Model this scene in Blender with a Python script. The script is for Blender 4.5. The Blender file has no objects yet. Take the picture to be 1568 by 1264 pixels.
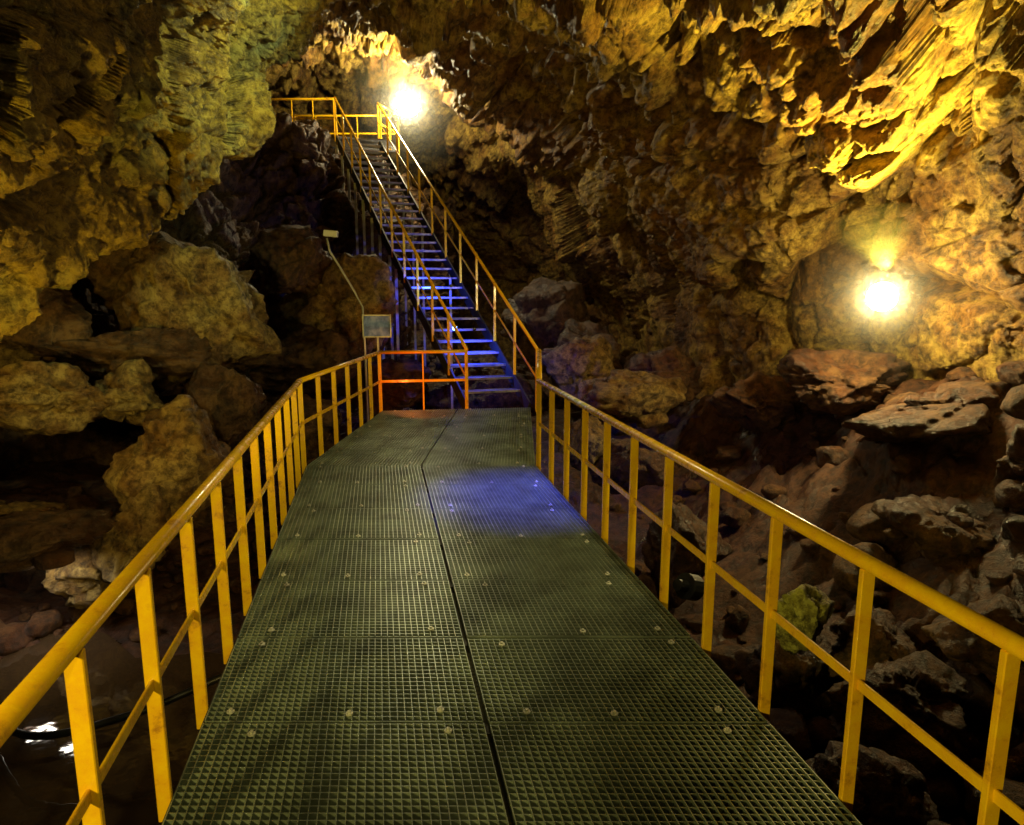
import bpy, bmesh, math, random
import numpy as np
from mathutils import Vector, Matrix, noise
random.seed(4)
sc=bpy.context.scene
sc.view_settings.view_transform='Standard'
sc.view_settings.look='None'
sc.view_settings.exposure=0
w=bpy.data.worlds.new("World"); sc.world=w; w.use_nodes=True
bg=w.node_tree.nodes['Background']; bg.inputs[0].default_value=(.5,.32,.16,1); bg.inputs[1].default_value=.003

# ---------------------------------------------------------------- materials
def newmat(name):
    m=bpy.data.materials.new(name); m.use_nodes=True
    nt=m.node_tree; b=nt.nodes['Principled BSDF']
    return m,nt,b
def N(nt,t,**k):
    n=nt.nodes.new(t)
    for a,v in k.items():
        if a in n.inputs: n.inputs[a].default_value=v
        else: setattr(n,a,v)
    return n
def ramp(nt,fac,stops):
    r=nt.nodes.new('ShaderNodeValToRGB'); nt.links.new(fac,r.inputs[0])
    e=r.color_ramp.elements
    while len(e)<len(stops): e.new(.5)
    for i,(p,c) in enumerate(stops):
        e[i].position=p; e[i].color=(*c,1) if len(c)==3 else c
    return r
def rockmat(name,cols,s=1.0,bump=.7,rough=(.35,.8),dist=.22,s2=5):
    m,nt,b=newmat(name); L=nt.links.new
    tc=N(nt,'ShaderNodeTexCoord')
    n1=N(nt,'ShaderNodeTexNoise',Scale=.7*s,Detail=5,Roughness=.68,Distortion=.5); L(tc.outputs['Object'],n1.inputs['Vector'])
    n2=N(nt,'ShaderNodeTexNoise',Scale=s2*s,Detail=7,Roughness=.76); L(tc.outputs['Object'],n2.inputs['Vector'])
    r1=ramp(nt,n1.outputs[0],[(.34,cols[0]),(.46,cols[1]),(.57,cols[2]),(.69,cols[3])])
    r2=ramp(nt,n2.outputs[0],[(.37,(.08,.06,.04)),(.48,(.5,.45,.4)),(.57,(1,1,1))])
    mx=N(nt,'ShaderNodeMix',data_type='RGBA',blend_type='MULTIPLY'); mx.inputs[0].default_value=.92
    L(r1.outputs[0],mx.inputs[6]); L(r2.outputs[0],mx.inputs[7])
    L(mx.outputs[2],b.inputs['Base Color'])
    b1=N(nt,'ShaderNodeBump',Strength=bump,Distance=dist); L(n2.outputs[0],b1.inputs['Height'])
    L(b1.outputs[0],b.inputs['Normal'])
    rr=ramp(nt,n1.outputs[0],[(.35,(rough[0],)*3),(.65,(rough[1],)*3)]); L(rr.outputs[0],b.inputs['Roughness'])
    return m
M_wall=rockmat('ochre_limestone',[(.16,.06,.014),(.36,.19,.035),(.54,.37,.065),(.26,.14,.03)],1.0,.85,(.35,.75),.18,6)
M_over=rockmat('crusted_limestone',[(.26,.15,.02),(.56,.35,.04),(.42,.32,.07),(.28,.27,.11)],1.1,1.0,(.4,.8),.14,9)
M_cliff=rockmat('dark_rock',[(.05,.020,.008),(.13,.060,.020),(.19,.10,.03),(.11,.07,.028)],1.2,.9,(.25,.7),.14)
M_bould=rockmat('boulder_rock',[(.12,.052,.015),(.28,.155,.04),(.44,.30,.08),(.20,.14,.05)],1.6,.9,(.25,.7),.14)
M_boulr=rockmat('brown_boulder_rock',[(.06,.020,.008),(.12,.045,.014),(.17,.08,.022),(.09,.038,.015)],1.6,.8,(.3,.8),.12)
M_floor=rockmat('cave_mud',[(.045,.015,.006),(.09,.031,.011),(.12,.046,.015),(.065,.025,.011)],1.5,.6,(.25,.8))
M_litrock=rockmat('yellow_green_lit_rock',[(.16,.14,.03),(.36,.32,.06),(.46,.40,.09),(.26,.27,.06)],2.5,.8,(.4,.8))  # greenish-yellow light on this rock is put into its colour

def paint():
    m,nt,b=newmat('yellow_paint'); L=nt.links.new
    tc=N(nt,'ShaderNodeTexCoord')
    n=N(nt,'ShaderNodeTexNoise',Scale=9,Detail=6,Roughness=.7); L(tc.outputs['Object'],n.inputs['Vector'])
    r=ramp(nt,n.outputs[0],[(.28,(.34,.13,.01)),(.42,(.80,.43,.008)),(.62,(.90,.56,.008)),(.8,(.70,.38,.015))])
    L(r.outputs[0],b.inputs['Base Color'])
    bp=N(nt,'ShaderNodeBump',Strength=.2,Distance=.01); L(n.outputs[0],bp.inputs['Height']); L(bp.outputs[0],b.inputs['Normal'])
    rr=ramp(nt,n.outputs[0],[(.3,(.45,.45,.45)),(.6,(.16,.16,.16))]); L(rr.outputs[0],b.inputs['Roughness'])
    return m
M_paint=paint()
def metal(name,c,rough=.45,met=.7,var=.5):
    m,nt,b=newmat(name); L=nt.links.new
    tc=N(nt,'ShaderNodeTexCoord')
    n=N(nt,'ShaderNodeTexNoise',Scale=2.2,Detail=5,Roughness=.7); L(tc.outputs['Object'],n.inputs['Vector'])
    r=ramp(nt,n.outputs[0],[(.36,tuple(x*(1-var) for x in c)),(.62,c)])
    L(r.outputs[0],b.inputs['Base Color']); b.inputs['Roughness'].default_value=rough; b.inputs['Metallic'].default_value=met
    return m
M_grate=metal('galvanised_grating',(.36,.43,.36),.36,.6,.5)
M_beam=metal('dark_steel',(.05,.045,.03),.6,.4)
M_zinc=metal('zinc_post',(.65,.65,.6),.45,.3)
M_tread=metal('stair_tread_steel',(.38,.39,.42),.35,.5)
M_black=metal('black_rubber',(.015,.015,.015),.35,0)
M_white=metal('white_enamel',(.75,.75,.7),.4,0,.1)
def emis(name,c,s):
    m=bpy.data.materials.new(name); m.use_nodes=True; nt=m.node_tree
    b=nt.nodes['Principled BSDF']; b.inputs['Base Color'].default_value=(.8,.8,.8,1)
    b.inputs['Emission Color'].default_value=(*c,1); b.inputs['Emission Strength'].default_value=s
    return m

# ---------------------------------------------------------------- mesh helpers
def obj(name,verts,faces,mat,smooth=False,parent=None):
    me=bpy.data.meshes.new(name); me.from_pydata(verts,[],faces); me.update()
    if smooth: me.polygons.foreach_set('use_smooth',[True]*len(me.polygons))
    me.materials.append(mat)
    o=bpy.data.objects.new(name,me); sc.collection.objects.link(o)
    if parent: o.parent=parent
    return o
def empty(name,loc=(0,0,0)):
    e=bpy.data.objects.new(name,None); e.location=loc; sc.collection.objects.link(e); return e
class MB:
    def __init__(s): s.v=[]; s.f=[]
    def box8(s,n):
        s.f+= [(n,n+3,n+2,n+1),(n+4,n+5,n+6,n+7)]+[(n+i,n+(i+1)%4,n+4+(i+1)%4,n+4+i) for i in range(4)]
    def bar(s,a,b,w,h,up=(0,0,1)):
        a=Vector(a);b=Vector(b); d=(b-a).normalized(); up=Vector(up)
        if abs(d.dot(up))>.97: up=Vector((0,1,0))
        x=d.cross(up).normalized(); y=x.cross(d)
        n=len(s.v)
        for p in (a,b):
            for sx,sy in ((-1,-1),(1,-1),(1,1),(-1,1)):
                s.v.append(p+x*sx*w/2+y*sy*h/2)
        s.box8(n)
    def post(s,p,h,w,t,dirv):
        p=Vector(p); d=Vector(dirv); d.z=0; d.normalize(); x=Vector((d.y,-d.x,0)); n=len(s.v)
        for z in (0,h):
            for sx,sy in ((-1,-1),(1,-1),(1,1),(-1,1)):
                s.v.append(p+x*sx*w/2+d*sy*t/2+Vector((0,0,z)))
        s.box8(n)
    def tube(s,pts,r,seg=12,flat=1.0,caps=True):
        pts=[Vector(p) for p in pts]; rings=[]
        for i,p in enumerate(pts):
            d=(pts[min(i+1,len(pts)-1)]-pts[max(i-1,0)]).normalized()
            up=Vector((0,0,1)) if abs(d.z)<.95 else Vector((0,1,0))
            x=d.cross(up).normalized(); y=x.cross(d); n=len(s.v); rings.append(n)
            rr=r[i] if isinstance(r,(list,tuple)) else r
            for k in range(seg):
                t=2*math.pi*k/seg
                s.v.append(p+x*math.cos(t)*rr+y*math.sin(t)*rr*flat)
        for a,b in zip(rings,rings[1:]):
            for k in range(seg):
                s.f.append((a+k,b+k,b+(k+1)%seg,a+(k+1)%seg))
        if caps: s.f.append(tuple(rings[0]+k for k in range(seg)))
        s.f.append(tuple(rings[-1]+seg-1-k for k in range(seg)))
    def make(s,name,mat,smooth=False,parent=None,bevel=0):
        o=obj(name,[tuple(v) for v in s.v],s.f,mat,False,parent)
        if smooth:
            o.data.polygons.foreach_set('use_smooth',[len(p.vertices)==4 for p in o.data.polygons])
        if bevel:
            m=o.modifiers.new('b','BEVEL'); m.width=bevel; m.segments=1; m.limit_method='ANGLE'
        return o

# ---------------------------------------------------------------- rock displacement
def facet(p,sc_,amp,seed,crack=.5,warp=.35):
    q=p*sc_; q=q+noise.noise_vector(q*.9+Vector((seed,0,0)))*warp
    d,pts=noise.voronoi(q+Vector((seed*3.1,seed,0)))
    c=pts[0]; h=noise.cell_vector(c*7.31)
    qq=q+Vector((seed*3.1,seed,0))-c
    v=((h.x-.5)*qq.x+(h.y-.5)*qq.y+(h.z-.5)*qq.z)*1.8+(h.x-.5)*.5
    g=d[1]-d[0]
    if g<.14: v-=crack*(1-g/.14)
    return v*amp
def ss(a,b,x):
    t=min(max((x-a)/(b-a),0),1); return t*t*(3-2*t)
def rockdisp(p,style,seed):
    if style=='crag':
        k=ss(3.1,4.8,p.z+.30*(p.x-3)+noise.noise(p*.6)*1.1)   # flaky dripstone higher up, smoother slabs below
        k=.10+.9*k
        kn=abs(noise.noise(p*1.7+Vector((5,0,0))))*.42+abs(noise.noise(p*4.1))*.14+abs(noise.noise(p*9))*.06
        pf=Vector((p.x,p.y,p.z*1.7+p.x*.7))
        return (facet(p,.38,.66,seed)+facet(p,1.1,.18,seed+1,.35,.2)+facet(p,3.1,.06,seed+2)
                +k*facet(pf,1.0,.36,seed+4,.3,.2)+k*facet(pf,3.0,.07,seed+5,.35)
                +noise.fractal(p*1.0,.72,2.1,8)*.12+kn*k*.95-.15*k)
    if style=='crust':
        return (noise.fractal(p*.8,.9,2,5)*.26+abs(noise.noise(p*2.3))*.13+abs(noise.noise(p*5.5))*.08+abs(noise.noise(p*12))*.045+noise.fractal(p*7,.5,2.2,4)*.035+facet(p,1.3,.18,seed,.3)+facet(p,3.4,.06,seed))
    if style=='block':
        return facet(p,.55,.65,seed)+facet(p,1.5,.30,seed+1)+facet(p,4.2,.10,seed+2)+noise.fractal(p*2,.7,2.1,6)*.06
def crw(n,m):
    W=np.zeros((m,n))
    for i in range(m):
        t=i/(m-1)*(n-1); k=min(int(t),n-2); f=t-k
        ws=(-.5*f+f*f-.5*f**3, 1-2.5*f*f+1.5*f**3, .5*f+2*f*f-1.5*f**3, -.5*f*f+.5*f**3)
        for j,wt in zip((k-1,k,k+1,k+2),ws): 
            W[i,min(max(j,0),n-1)]+=wt
    return W
def sheet(name,lat,mr,mc,mat,style,seed,inside=(0,8,2)):
    L=np.array(lat,float); R,C,_=L.shape
    Wr=crw(R,mr); Wc=crw(C,mc)
    G=np.einsum('ia,abk,jb->ijk',Wr,L,Wc)
    du=np.gradient(G,axis=0); dv=np.gradient(G,axis=1)
    n=np.cross(du,dv); n/= (np.linalg.norm(n,axis=2,keepdims=True)+1e-9)
    ins=np.array(inside)-G
    if (n*ins).sum()<0: n=-n
    P=G.reshape(-1,3); Nn=n.reshape(-1,3); out=[]
    for p,nn in zip(P,Nn):
        d=rockdisp(Vector(p),style,seed)
        out.append((p[0]+nn[0]*d,p[1]+nn[1]*d,p[2]+nn[2]*d))
    faces=[(i*mc+j,i*mc+j+1,(i+1)*mc+j+1,(i+1)*mc+j) for i in range(mr-1) for j in range(mc-1)]
    return obj(name,out,faces,mat,True)

# ---------------------------------------------------------------- cave shell
wall=[
 [(-10.9,26,-3),(-7.7,28,-3),(-3.6,29,-3),(.4,28,-3),(3.1,23,-2.5),(4.3,14,-2),(5.2,11.5,-1.5),(5.7,9.5,-.8),(6.1,8,-.6),(6.9,7,-.5)],
 [(-10.7,26,.5),(-7.5,28,.4),(-3.5,30,.4),(.4,29,.5),(3.1,23,.8),(3.9,13,1.2),(4.8,10.8,1.3),(5.4,9.3,1.35),(5.95,8,1.4),(6.75,7,1.45)],
 [(-10.1,25,2.9),(-7.4,28,3.0),(-3.5,30,3.0),(.4,28,2.9),(2.6,19,2.6),(3.6,12.2,2.33),(4.55,10.5,2.25),(5.3,9.3,2.2),(5.85,8,2.15),(6.6,7,2.1)],
 [(-9.5,24,5.0),(-7.0,27,5.4),(-3.3,28,5.4),(.3,25,4.9),(2.07,15.5,3.86),(3.4,11.8,3.37),(4.35,10.2,3.15),(5.1,9,3.0),(5.6,7.8,2.84),(6.3,6.8,2.7)],
 [(-9,23,6.85),(-6.1,24,7.07),(-2.8,23,6.85),(.26,18,5.75),(1.84,14,4.87),(3.2,11.2,4.26),(4.1,9.8,3.95),(4.8,8.6,3.7),(5.25,7.4,3.4),(5.9,6.4,3.2)],
 [(-8.5,22,8.5),(-5.3,21,8.2),(-2.1,18,7.3),(.2,14.5,6.2),(1.58,12.2,5.5),(2.86,10.2,4.9),(3.7,9,4.54),(4.3,7.9,4.2),(4.75,6.8,3.87),(5.2,5.8,3.56)],
 [(-5.3,14,7.2),(-3.35,13.5,7.0),(-1.46,12.5,6.6),(.16,11.5,6.23),(1.3,10.2,5.73),(2.5,9,5.27),(3.2,7.9,4.84),(3.8,7,4.5),(4.1,6,4.1),(4.6,5.2,3.8)],
 [(-3,8,5.9),(-1.9,8,5.9),(-.9,7.8,5.8),(.1,7.4,5.6),(.86,6.9,5.4),(1.7,6.2,5.1),(2.2,5.6,4.8),(2.8,5,4.5),(3.3,4.5,4.2),(4,4,3.9)],
 [(-3,2,5.4),(-1.9,2,5.5),(-.9,2,5.4),(.1,2,5.3),(.9,2,5.2),(1.7,2,5.1),(2.4,2,4.9),(3,1.5,4.7),(3.9,1.2,4.4),(5,1,4.1)],
 [(-3,-5,4.8),(-1.9,-5,4.8),(-.9,-5,4.8),(.1,-5,4.8),(.9,-5,4.8),(1.7,-5,4.6),(2.4,-5,4.4),(3.2,-5,4.2),(4.2,-5,4.0),(5.5,-5,3.6)],
]
sheet('cave_wall',wall,600,600,M_wall,'crag',3.0)

overh=[
 [(-7.5,6,4.5),(-7.5,8,4.8),(-7.3,9.5,5.1),(-7,10.5,5.5),(-6.5,11.5,6.1),(-6.2,12.5,6.8),(-6,13,7.4),(-5.5,13.5,8),(-4.5,14,8.4),(-3.3,14,8.8)],
 [(-5.5,5,2.5),(-5.5,6.5,2.9),(-5.3,7.5,3.2),(-5,8.2,3.6),(-4.6,9,4.2),(-4.4,9.8,4.8),(-4.3,10.5,5.3),(-3.9,11,5.9),(-3.2,11.3,6.6),(-2.3,11.3,7.2)],
 [(-3.76,4,1.30),(-3.67,5,1.78),(-3.55,5.7,2.12),(-3.35,6.4,2.55),(-2.98,7.2,3.06),(-2.92,8,3.70),(-3.05,8.6,4.30),(-2.75,9,4.80),(-2.35,9.3,5.35),(-1.70,9,6.05)],
 [(-3.03,3.2,2.2),(-3.13,4.2,2.36),(-3.15,4.8,2.69),(-3.03,5.4,3.03),(-2.81,6,3.37),(-2.8,6.5,3.72),(-2.79,6.8,4.03),(-2.6,7,4.32),(-2.34,7,4.66),(-1.9,6.6,5.0)],
 [(-2.5,2.6,2.6),(-2.56,3.4,2.78),(-2.64,3.9,3.02),(-2.63,4.3,3.28),(-2.56,4.6,3.53),(-2.44,4.8,3.76),(-2.35,4.9,3.96),(-2.2,4.9,4.15),(-1.93,4.7,4.34),(-1.63,4.4,4.5)],
 [(-2.6,1.2,3.2),(-2.5,1.5,3.4),(-2.4,1.8,3.6),(-2.3,2,3.8),(-2.2,2.1,4.0),(-2.0,2.2,4.15),(-1.8,2.3,4.25),(-1.6,2.3,4.35),(-1.3,2.3,4.5),(-1,2.3,4.6)],
 [(-3.5,-3,3.4),(-3.2,-3,3.6),(-3,-3,3.8),(-2.8,-3,4),(-2.6,-3,4.2),(-2.4,-3,4.3),(-2.1,-3,4.4),(-1.8,-3,4.5),(-1.5,-3,4.6),(-1.2,-3,4.7)],
]
sheet('rock_overhang',overh,460,500,M_over,'crust',5.0)

cliff=[
 [(-9.8,16,4.4),(-9.8,18,4.8),(-9,20,5.0),(-7.6,21.5,5.2),(-6.2,22,5.2),(-4.9,22.5,5.0),(-3.2,24,4.8),(-2.3,28,4.5)],
 [(-9.2,11,4.5),(-9.1,13,5.0),(-8.4,15,5.5),(-7.1,16.3,5.7),(-5.85,16.9,5.8),(-4.75,17.3,5.5),(-3.1,20,5.0),(-2,25,4.8)],
 [(-8.5,10,3.57),(-8.5,12,3.9),(-7.8,13.5,4.2),(-6.6,15,4.45),(-5.75,16.5,4.7),(-4.6,17,4.6),(-3.0,19.4,4.3),(-2,24,4.3)],
 [(-7.8,9,2.6),(-8,11,2.77),(-7.0,12,2.86),(-6.0,13.5,3),(-5.3,15,3.1),(-4.3,16.2,3.1),(-2.8,18.5,3.0),(-1.8,23,3.0)],
 [(-7.45,8.5,1.8),(-7.4,10,1.8),(-6.55,11,1.8),(-5.7,12.5,1.8),(-5.05,14,1.8),(-4,15,1.7),(-2.6,17,1.5),(-1.7,22,1.5)],
 [(-7.1,8,.95),(-6.9,9.4,.85),(-6.35,10.6,.74),(-5.3,11.5,.58),(-4.8,13,.42),(-3.8,14,.3),(-2.5,16,.0),(-1.5,21,.0)],
 [(-7.4,8.5,.0),(-8.3,11.5,-.5),(-7.5,12,-.6),(-5.2,11,-.5),(-4.3,11.8,-.8),(-3.5,12.8,-1),(-2.2,15,-1.5),(-1.4,20,-1.5)],
 [(-7.2,7.5,-2.5),(-8,10.5,-2.5),(-7,11,-2.5),(-4.9,9.5,-2.5),(-4.2,11,-2.6),(-3.4,12,-2.6),(-2.1,14.5,-2.6),(-1.3,19,-2.6)],
]
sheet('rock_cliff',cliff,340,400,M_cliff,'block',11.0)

# cave floor
def floorz(x,y):
    z=-1.7+2.6*ss(2.0,6.4,x)*ss(1.5,7.5,y)*(1-.5*ss(10,14,y))
    z+=.5*ss(-5.5,-8,x)+.9*ss(9,14,y)*ss(-3,1,x)
    z-=.38*math.exp(-((x+3.7)**2+(y-4.9)**2)/2.2)
    return z
nx,ny=400,500; V=[]
for j in range(ny):
    for i in range(nx):
        x=-12+24*i/(nx-1); y=-5+33*j/(ny-1); p=Vector((x,y,0))
        a=.5+ss(2,4,x)*.7
        z=floorz(x,y)+a*(noise.fractal(p*.7,.8,2.1,7)*.22+facet(p,1.4,.14,7)+facet(p,4,.05,9))
        V.append((x,y,z))
obj('cave_floor',V,[(j*nx+i,j*nx+i+1,(j+1)*nx+i+1,(j+1)*nx+i) for j in range(ny-1) for i in range(nx-1)],M_floor,True)

# puddle
m,nt,b=newmat('puddle_water'); b.inputs['Base Color'].default_value=(.05,.03,.015,1); b.inputs['Roughness'].default_value=.04
b.inputs['Specular IOR Level'].default_value=1.0
nn=N(nt,'ShaderNodeTexNoise',Scale=4.5,Detail=4); bp=N(nt,'ShaderNodeBump',Strength=.5,Distance=.035)
nt.links.new(nn.outputs[0],bp.inputs['Height']); nt.links.new(bp.outputs[0],b.inputs['Normal'])
pv=[]
for k in range(48):
    t=2*math.pi*k/48; r=1.7+.35*math.sin(3*t+1)+.2*math.sin(7*t)
    pv.append((-3.7+r*math.cos(t)*1.1,4.9+r*math.sin(t),-1.74))
obj('puddle',pv,[tuple(range(48))],m)

# boulders
def boulder(c,r,mat,seed,rot=None,sub=5,name='boulder'):
    rnd=random.Random(seed); bm=bmesh.new(); bmesh.ops.create_icosphere(bm,subdivisions=sub,radius=1)
    pl=[]
    for _ in range(12):
        n=Vector((rnd.gauss(0,1),rnd.gauss(0,1),rnd.gauss(0,1))).normalized(); pl.append((n,rnd.uniform(.55,.98)))
    Rm=Matrix.Rotation(rnd.uniform(0,6.28) if rot is None else rot,3,'Z')@Matrix.Rotation(rnd.uniform(-.3,.3),3,'X')
    off=Vector((seed*3.7,seed*1.3,0))
    for v in bm.verts:
        d=v.co.normalized(); rr=1.12
        for n,h in pl:
            q=d.dot(n)
            if q>.05: rr=min(rr,h/q)
        p=d*rr
        k=noise.fractal(p*2.2+off,.6,2.1,6)*.04+facet(p+off,1.2,.20,seed,.4,.1)+facet(p+off,3.2,.08,seed+2,.4,.1)+facet(p+off,7,.03,seed+3)
        p=p+d*k
        v.co=Rm@Vector((p.x*r[0],p.y*r[1],p.z*r[2]))
    me=bpy.data.meshes.new(name); bm.to_mesh(me); bm.free()
    me.polygons.foreach_set('use_smooth',[True]*len(me.polygons)); me.materials.append(mat)
    o=bpy.data.objects.new(name,me); o.location=c; sc.collection.objects.link(o); return o
B=M_bould; D=M_cliff; Rr=M_boulr
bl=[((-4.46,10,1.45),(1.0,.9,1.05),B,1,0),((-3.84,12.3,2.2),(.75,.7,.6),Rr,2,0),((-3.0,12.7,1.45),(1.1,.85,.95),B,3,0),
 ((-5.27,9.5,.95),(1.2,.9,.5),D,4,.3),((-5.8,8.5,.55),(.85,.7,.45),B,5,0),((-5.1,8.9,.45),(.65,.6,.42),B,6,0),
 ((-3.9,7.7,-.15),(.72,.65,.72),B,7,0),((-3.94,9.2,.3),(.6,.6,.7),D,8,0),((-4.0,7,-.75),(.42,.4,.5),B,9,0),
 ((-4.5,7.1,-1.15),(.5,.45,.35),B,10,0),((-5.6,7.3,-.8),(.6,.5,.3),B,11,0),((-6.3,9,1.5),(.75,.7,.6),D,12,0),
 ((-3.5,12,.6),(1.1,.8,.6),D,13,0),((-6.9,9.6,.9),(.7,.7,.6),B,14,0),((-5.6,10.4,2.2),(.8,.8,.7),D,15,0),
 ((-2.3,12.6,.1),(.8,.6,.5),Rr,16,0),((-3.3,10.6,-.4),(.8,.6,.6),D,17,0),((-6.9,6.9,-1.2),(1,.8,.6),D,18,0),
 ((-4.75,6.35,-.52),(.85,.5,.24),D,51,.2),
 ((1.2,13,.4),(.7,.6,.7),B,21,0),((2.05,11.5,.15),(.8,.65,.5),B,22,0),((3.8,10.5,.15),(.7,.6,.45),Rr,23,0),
 ((4.6,9.5,.55),(1.05,.8,.4),Rr,24,0),((5.1,8.0,.35),(1.1,.9,.5),Rr,25,.4),((2.36,5.15,-.76),(.24,.23,.32),M_litrock,26,0),
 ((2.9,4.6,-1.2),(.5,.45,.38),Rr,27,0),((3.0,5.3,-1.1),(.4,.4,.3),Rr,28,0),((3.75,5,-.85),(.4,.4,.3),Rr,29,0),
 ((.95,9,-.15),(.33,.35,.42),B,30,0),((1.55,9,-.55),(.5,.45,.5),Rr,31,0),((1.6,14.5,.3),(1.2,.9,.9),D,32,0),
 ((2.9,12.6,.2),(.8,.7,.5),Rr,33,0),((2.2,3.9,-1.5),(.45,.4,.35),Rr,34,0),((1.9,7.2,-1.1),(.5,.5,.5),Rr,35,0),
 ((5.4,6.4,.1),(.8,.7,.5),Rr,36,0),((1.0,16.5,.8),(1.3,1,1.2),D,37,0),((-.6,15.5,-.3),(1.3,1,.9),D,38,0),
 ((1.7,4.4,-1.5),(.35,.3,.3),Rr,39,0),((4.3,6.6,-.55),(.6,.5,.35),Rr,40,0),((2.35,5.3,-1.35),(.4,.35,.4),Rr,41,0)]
for c,r,mt,sd,ro in bl: boulder(c,r,mt,sd,ro)
# rubble as one object
vs=[];fs=[]
rnd=random.Random(9)
base=bmesh.new(); bmesh.ops.create_icosphere(base,subdivisions=3,radius=1)
bv=[v.co.copy() for v in base.verts]; bf=[[v.index for v in f.verts] for f in base.faces]; base.free()
for k in range(420):
    if rnd.random()<.55: x=rnd.uniform(1.5,6); y=rnd.uniform(2.5,13)
    else: x=rnd.uniform(-7,-2.0); y=rnd.uniform(2.5,11)
    s=.05+.22*rnd.random()**2.5
    if math.hypot(x+3.7,y-4.9)<1.5:
        if rnd.random()<.6: continue
        s=min(s,.10)
    z=floorz(x,y)+s*.3; off=Vector((k*1.7,k,0)); n0=len(vs)
    pl=[(Vector((rnd.gauss(0,1),rnd.gauss(0,1),rnd.gauss(0,1))).normalized(),rnd.uniform(.55,.95)) for _ in range(9)]
    sx,sy,sz=s*rnd.uniform(.8,1.5),s*rnd.uniform(.8,1.3),s*rnd.uniform(.5,1)
    for c in bv:
        rr=1
        for n,h in pl:
            q=c.dot(n)
            if q>.05: rr=min(rr,h/q)
        rr+=noise.noise(c*2+off)*.12
        vs.append((x+c.x*rr*sx,y+c.y*rr*sy,z+c.z*rr*sz))
    fs+=[[n0+i for i in f] for f in bf]
obj('rock_rubble',vs,fs,M_boulr,True)

# ---------------------------------------------------------------- walkway
def lerp(a,b,t): return Vector(a)*(1-t)+Vector(b)*t
L0=Vector((-.60,-1,0)); L1=Vector((-2.143,6.96,0)); L2=Vector((-1.967,10.3,0))
R0=Vector((1.785,-1,0)); R1=Vector((.246,6.96,0)); R2=Vector((.285,10.62,0))
walk=empty('metal_walkway')
g=MB(); bm_=MB(); clips=MB()
rnd=random.Random(2)
def grating(LA,LB,RA,RB,plen,cols=2,cell=.0325):
    n=int((LB-LA).length/plen+.5)
    for i in range(n):
        for c in range(cols):
            t0=i/n; t1=(i+1)/n
            def P(s,t): return lerp(lerp(LA,RA,s),lerp(LB,RB,s),t)
            s0=c/cols+(.006 if c else .002); s1=(c+1)/cols-(.002 if c else .006)
            gp=.013/(LB-LA).length
            ta=t0+gp; tb=t1-gp; dz=Vector((0,0,rnd.uniform(-.004,.004)))
            wd=(P(s1,ta)-P(s0,ta)).length; nl=int(wd/cell)
            for k in range(nl+1):
                s=s0+(s1-s0)*k/nl
                g.bar(P(s,ta)+dz,P(s,tb)+dz,.004,.030)
            nc=int((P(s0,tb)-P(s0,ta)).length/cell)
            for k in range(nc+1):
                t=ta+(tb-ta)*k/nc
                g.bar(P(s0,t)+dz-Vector((0,0,.002)),P(s1,t)+dz-Vector((0,0,.002)),.0045,.024)
            for (ss_,tt) in ((.12,.08),(.88,.1),(.15,.9),(.85,.93),(.5,.06)):
                if rnd.random()<.8:
                    q=P(s0+(s1-s0)*(ss_+rnd.uniform(-.04,.04)),ta+(tb-ta)*tt)+Vector((0,0,.014))
                    clips.tube([q,q+Vector((0,0,.006))],.017,8); clips.tube([q+Vector((0,0,.006)),q+Vector((0,0,.016))],.008,6)
        bm_.bar(lerp(LA,LB,i/n)-Vector((0,0,.07)),lerp(RA,RB,i/n)-Vector((0,0,.07)),.06,.10)
    for s in (.02,.5,.98):
        bm_.bar(lerp(LA,RA,s)-Vector((0,0,.13)),lerp(LB,RB,s)-Vector((0,0,.13)),.08,.14)
grating(L0,L1,R0,R1,.72)
grating(L1,L2,R1,R2,.72)
g.make('grating',M_grate,parent=walk); bm_.make('support_beams',M_beam,parent=walk); clips.make('grating_clips',M_zinc,parent=walk)
legs=MB()
for s in (0,1):
    for t in (.1,.35,.6,.85):
        p=lerp(lerp(L0,L1,t),lerp(R0,R1,t),.04+.92*s); legs.bar(p-Vector((0,0,.2)),p-Vector((0,0,2.1)),.09,.09)
for s in (.05,.95):
    p=lerp(L2,R2,s); legs.bar(p-Vector((0,0,.2)),p-Vector((0,0,2.1)),.09,.09)
legs.make('support_legs',M_beam,parent=walk)
edge=MB()
for a,b in ((L0,L1),(L1,L2),(R0,R1),(R1,R2),(L2,R2)):
    edge.bar(a-Vector((0,0,.04)),b-Vector((0,0,.04)),.012,.09)
edge.make('deck_edge',M_beam,parent=walk)

def railing(name,pts,spacing=.55,h=.9,mid=.46,r=.031,pw=.05):
    e=empty(name); hr=MB(); ps=MB()
    pts=[Vector(p) for p in pts]
    up=Vector((0,0,h))
    for i,(a,b) in enumerate(zip(pts,pts[1:])):
        d=(b-a); L=d.length; dh=Vector((d.x,d.y,0)).length; dn=d/L
        hr.tube([a+up-dn*.012,b+up+dn*.012],r,16,.85)
        ps.bar(a+Vector((0,0,mid)),b+Vector((0,0,mid)),.012,.04)
        n=max(1,int(round(dh/spacing)))
        for k in range(n+1):
            t=k/n
            if i>0 and k==0: continue
            ps.post(a+d*t-Vector((0,0,.08)),h+.06,pw,.022,(dn.x,dn.y,0))
    hr.make('handrail',M_paint,True,e); ps.make('posts_and_midrail',M_paint,False,e,bevel=.003)
    return e
o_=Vector((-.03,0,0)); o2=Vector((.03,0,0))
railing('metal_railing',[L0+o_,L1+o_,L2+o_,lerp(L2,R2,.555)+Vector((0,.03,0))],.55)
railing('metal_railing',[R0+o2,R1+o2,R2+Vector((.14,.0,0))],.55)

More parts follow.
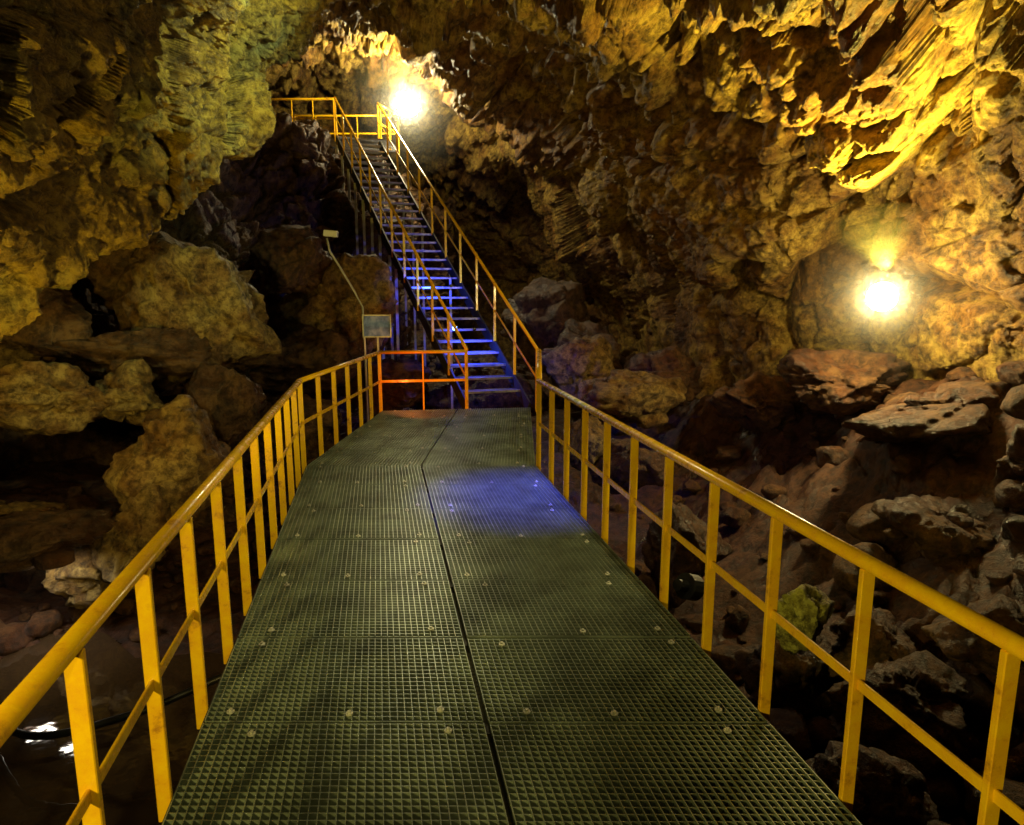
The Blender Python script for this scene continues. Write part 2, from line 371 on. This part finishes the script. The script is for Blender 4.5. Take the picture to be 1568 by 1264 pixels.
# ---------------------------------------------------------------- staircase
stair=empty('metal_staircase')
SL0=Vector((-.71,10.72,0)); SR0=Vector((.27,11.0,0)); SL1=Vector((-4.4,18.1,5.62)); SR1=Vector((-3.43,18.6,5.62))
tr=MB(); st=MB(); nos=MB()
n=30
for k in range(1,n+1):
    t=k/n; a=lerp(SL0,SL1,t); b=lerp(SR0,SR1,t); f=(SL1-SL0); f.z=0; f.normalize()
    a.z=b.z=5.62*k/n
    for j in range(8):
        tr.bar(a+f*(.035*j),b+f*(.035*j),.006,.028)
    for j in range(13):
        q=lerp(a,b,j/12); tr.bar(q,q+f*.25,.005,.02)
    nos.bar(a-f*.005,b-f*.005,.03,.035)
for A,Bq in ((SL0,SL1),(SR0,SR1)):
    st.bar(A-Vector((0,0,.05)),Bq-Vector((0,0,.05)),.03,.2)
tr.make('treads',M_tread,parent=stair); nos.make('nosings',M_tread,parent=stair); st.make('stringers',M_beam,parent=stair)
sup=MB()
for t,bot in ((.42,.8),(.47,1),(.55,1.3),(.62,1.5),(.70,1.8),(.78,2.5),(.85,2.8),(.92,3.4),(.98,3.8)):
    p=lerp(SL0,SL1,t); sup.bar(p+Vector((-.03,0,-.12)),Vector((p.x-.03,p.y,bot-1.2)),.05,.05)
    p=lerp(SR0,SR1,t)
    if int(t*100)%2==0: sup.bar(p+Vector((.03,0,-.12)),Vector((p.x+.03,p.y,bot-2)),.045,.045)
sup.make('support_posts',M_zinc,parent=stair)
railing('stair_railing',[SL0+Vector((0,-.06,0)),SL1],.78,.92,.46,.028,.045)
railing('stair_railing',[SR0+Vector((.12,-.3,0)),SR1],.78,.92,.46,.028,.045)
plat=empty('upper_platform')
pg=MB()
for k in range(60):
    x=-7.6+4.3*k/59; pg.bar((x,18.3,5.6),(x+.15,19.8,5.6),.012,.03)
for k in range(30):
    y=18.3+1.5*k/29; pg.bar((-7.6,y,5.6),(-3.1,y,5.6),.012,.03)
pg.bar((-7.6,18.3,5.5),(-4.4,18.3,5.5),.05,.14)
pg.make('platform_grating',M_tread,parent=plat)
railing('metal_railing',[(-7.6,18.2,5.6),(-4.45,18.15,5.6)],.55,.92)
railing('metal_railing',[(-7.6,19.8,5.6),(-3.1,19.8,5.6),(-3.4,18.7,5.6)],.6,.92)

# ---------------------------------------------------------------- lamps
def spotlight(e,loc,target,power,col,ang,r=.06,blend=.7):
    l=bpy.data.lights.new('lamp_beam','SPOT'); l.energy=power; l.color=col; l.shadow_soft_size=r; l.spot_size=math.radians(ang); l.spot_blend=blend
    o=bpy.data.objects.new('lamp_beam',l); sc.collection.objects.link(o); o.parent=e; o.location=loc
    d=Vector(target)-(Vector(e.location)+Vector(loc)); o.rotation_euler=d.to_track_quat('-Z','Y').to_euler()
def globe_lamp(pos,r,strength,col,back,halo_r,dens):
    e=empty('cave_lamp',pos)
    bm=bmesh.new(); bmesh.ops.create_icosphere(bm,subdivisions=3,radius=r); me=bpy.data.meshes.new('lamp_globe'); bm.to_mesh(me); bm.free()
    me.materials.append(emis('lamp_glow',col,strength)); o=bpy.data.objects.new('lamp_globe',me); sc.collection.objects.link(o); o.parent=e
    d=Vector(back).normalized(); mb=MB()   # base and wall bracket behind the globe
    mb.tube([d*(r-.02),d*(r+.05),d*(r+.12)],[r*.7,r*.7,r*.3],20)
    mb.tube([d*(r+.1),d*(r+.9)],.02,8)
    mb.make('lamp_base',M_black,parent=e)
    # scatter shells added for the lamp's glow, nested to thin outwards
    for q,dd in ((1,.10),(.82,.12),(.66,.18),(.52,.28),(.40,.5),(.28,1.1)):
        bm=bmesh.new(); bmesh.ops.create_icosphere(bm,subdivisions=4,radius=halo_r*q); me=bpy.data.meshes.new('lamp_halo'); bm.to_mesh(me); bm.free()
        m=bpy.data.materials.new('halo_scatter'); m.use_nodes=True; nt=m.node_tree; nt.nodes.remove(nt.nodes['Principled BSDF'])
        vs_=nt.nodes.new('ShaderNodeVolumeScatter'); vs_.inputs['Density'].default_value=dens*dd; vs_.inputs['Color'].default_value=(1,.95,.8,1)
        nt.links.new(vs_.outputs[0],nt.nodes['Material Output'].inputs['Volume'])
        me.materials.append(m); o=bpy.data.objects.new('lamp_halo',me); sc.collection.objects.link(o); o.parent=e
    return e
e1=globe_lamp((-2.68,18.8,6.56),.29,210,(1,.86,.50),(.1,1,-.1),1.8,.05)
spotlight(e1,(0,-.5,.3),(-4.5,17.5,8.6),600,(1,.78,.18),130)
e2=globe_lamp((4.5,8.45,1.74),.17,330,(1,.80,.34),(.6,1,-.2),1.1,.05)
spotlight(e2,(-.05,-.15,.32),(3.75,8.3,4.3),2300,(1,.77,.10),98)
def lamp(pos,power,col,target,ang,r=.08,house=True):
    e=empty('unseen_flood',pos); spotlight(e,(0,0,0),target,power,col,ang,r)
    d=(Vector(target)-Vector(pos)).normalized()
    if house:
        mb=MB(); mb.tube([-d*.30,-d*.22],.04,12); mb.tube([-d*.22,-d*.12],.09,16); mb.make('lamp_housing',M_black,parent=e)
lamp((1.3,2.6,4.2),330,(1,.86,.36),(-1.2,5.6,-.2),72)          # overhead right, onto deck
lamp((-2.9,2.1,-.4),560,(1,.75,.09),(-3.5,5.4,2.7),86)         # low left, rakes up the overhang
lamp((-.7,6.0,4.3),430,(.80,1,.50),(-2.9,7.2,3.9),80)          # greenish, ridge of overhang
lamp((-5.0,4.6,1.0),200,(1,.74,.18),(-4.3,10,1.2),90)          # left, boulders
lamp((-1.0,4.0,-.35),100,(1,.68,.16),(-4.4,7.6,-.7),64,.05)    # unseen fill added under the deck, low rocks by the pool
lamp((-1.9,-1.4,1.6),430,(1,.80,.2),(.9,3.8,.6),70)            # behind, catches the rails
lamp((.5,-1.0,3.0),120,(1,.82,.25),(-1.4,2.6,.8),60)
lamp((.9,5.0,4.3),170,(1,.60,.14),(3.0,12,2.2),58)             # added warm fill, unseen, far right wall
lamp((1.35,4.5,-.25),30,(1,.90,.20),(2.36,5.15,-.7),50,.03)    # unseen, added under the deck to brighten the yellow-green rock
# unseen lights added for glints on the water, tucked under a rock ledge
def glint_light(pos):
    e=empty('unseen_flood',pos); mb=MB(); mb.tube([(0,0,-.035),(0,0,.06),(0,0,.10)],[.165,.165,.08],20,1,False); mb.make('lamp_housing',M_boulr,parent=e)
    mb=MB(); mb.tube([(0,0,.0),(0,0,.012)],.155,20); mb.make('glint_lens',emis('glint_glow',(1,.92,.75),24),parent=e)
glint_light((-4.9,6.45,-.74)); glint_light((-4.4,6.25,-.74))
def blue(pos,target,p,ang=150,col=(.03,.07,1)):
    e=empty('blue_spot',pos)
    spotlight(e,(0,0,0),target,p,col,ang,.03,1)
    mb=MB(); d=(Vector(target)-Vector(pos)).normalized(); mb.tube([-d*.05,-d*.02],.03,10); mb.make('lamp_housing',M_black,parent=e)
blue((-.62,11.5,1.15),(-.5,11.9,.4),240,160)
blue((-1.1,12.4,1.9),(-1.9,13.6,1.8),190)
blue((.6,5.2,4.1),(.12,5.85,0),4200,30,(.03,.06,1))  # unseen overhead spot, added to tint the deck blue
blue((.55,7.2,.2),(1.4,8.6,-.5),25,100)
e=empty('blue_led'); bm=bmesh.new(); bmesh.ops.create_uvsphere(bm,u_segments=12,v_segments=8,radius=.04); bmesh.ops.translate(bm,vec=(-.96,11.55,1.2),verts=bm.verts)
me=bpy.data.meshes.new('led_lens'); bm.to_mesh(me); bm.free(); me.materials.append(emis('blue_led_glow',(.1,.25,1),25)); o=bpy.data.objects.new('led_lens',me); sc.collection.objects.link(o); o.parent=e
lamp((-1.5,9.4,.35),40,(1,.14,.02),(-1.0,11.2,.5),120,.04,False)

# lamp on bent pole, sign
e=empty('pole_lamp'); mb=MB()
mb.tube([(-3.02,11.5,2.66),(-2.98,11.5,2.45),(-2.83,11.5,2.2),(-2.6,11.5,1.8),(-2.48,11.5,1.55),(-2.46,11.5,.8),(-2.46,11.5,-.4)],.018,8)
mb.make('pole',M_zinc,True,e)
mb=MB(); mb.bar((-3.06,11.5,2.74),(-2.84,11.5,2.72),.12,.10); mb.make('lamp_head',M_white,parent=e,bevel=.01)
e=empty('information_sign'); mb=MB(); mb.bar((-2.36,11.0,1.26),(-1.94,11.0,1.26),.02,.32)
m,nt,b=newmat('sign_print'); tc=N(nt,'ShaderNodeTexCoord'); n1=N(nt,'ShaderNodeTexNoise',Scale=7,Detail=3); nt.links.new(tc.outputs['Object'],n1.inputs['Vector'])
r=ramp(nt,n1.outputs[0],[(.35,(.05,.10,.4)),(.5,(.14,.24,.8)),(.62,(.30,.42,1.0))]); nt.links.new(r.outputs[0],b.inputs['Base Color'])
mb.make('sign_panel',m,parent=e)
mb=MB()
for a,b_ in (((-2.37,10.985,1.43),(-1.93,10.985,1.43)),((-2.37,10.985,1.09),(-1.93,10.985,1.09)),((-2.37,10.985,1.075),(-2.37,10.985,1.445)),((-1.93,10.985,1.075),(-1.93,10.985,1.445))):
    mb.bar(a,b_,.02,.02)
mb.bar((-2.15,11.03,1.1),(-2.15,11.03,-.6),.03,.03)
mb.make('sign_frame',M_zinc,parent=e)
for pts in ([(-4.5,2.8,-1.35),(-3.6,3.2,-1.4),(-2.8,3.1,-1.45),(-2.0,3.4,-1.5),(-1,3.6,-1.6)],[(-4.4,5.2,-1.5),(-3.6,4.6,-1.45),(-2.9,4.8,-1.4),(-2.3,5.2,-1.3),(-1.8,5.4,-1.3)]):
    L=np.array(pts); W=crw(len(pts),30); mb=MB(); mb.tube([tuple(q) for q in W@L],.03,8); mb.make('rubber_hose',M_black,True)

# ---------------------------------------------------------------- camera
cd=bpy.data.cameras.new('Camera'); cam=bpy.data.objects.new('Camera',cd); sc.collection.objects.link(cam)
cam.location=(0,0,1.8); cam.rotation_euler=(math.radians(80.0),0,0); cd.lens=24.1; cd.sensor_width=36; cd.clip_end=200; cd.clip_start=.05
sc.camera=cam
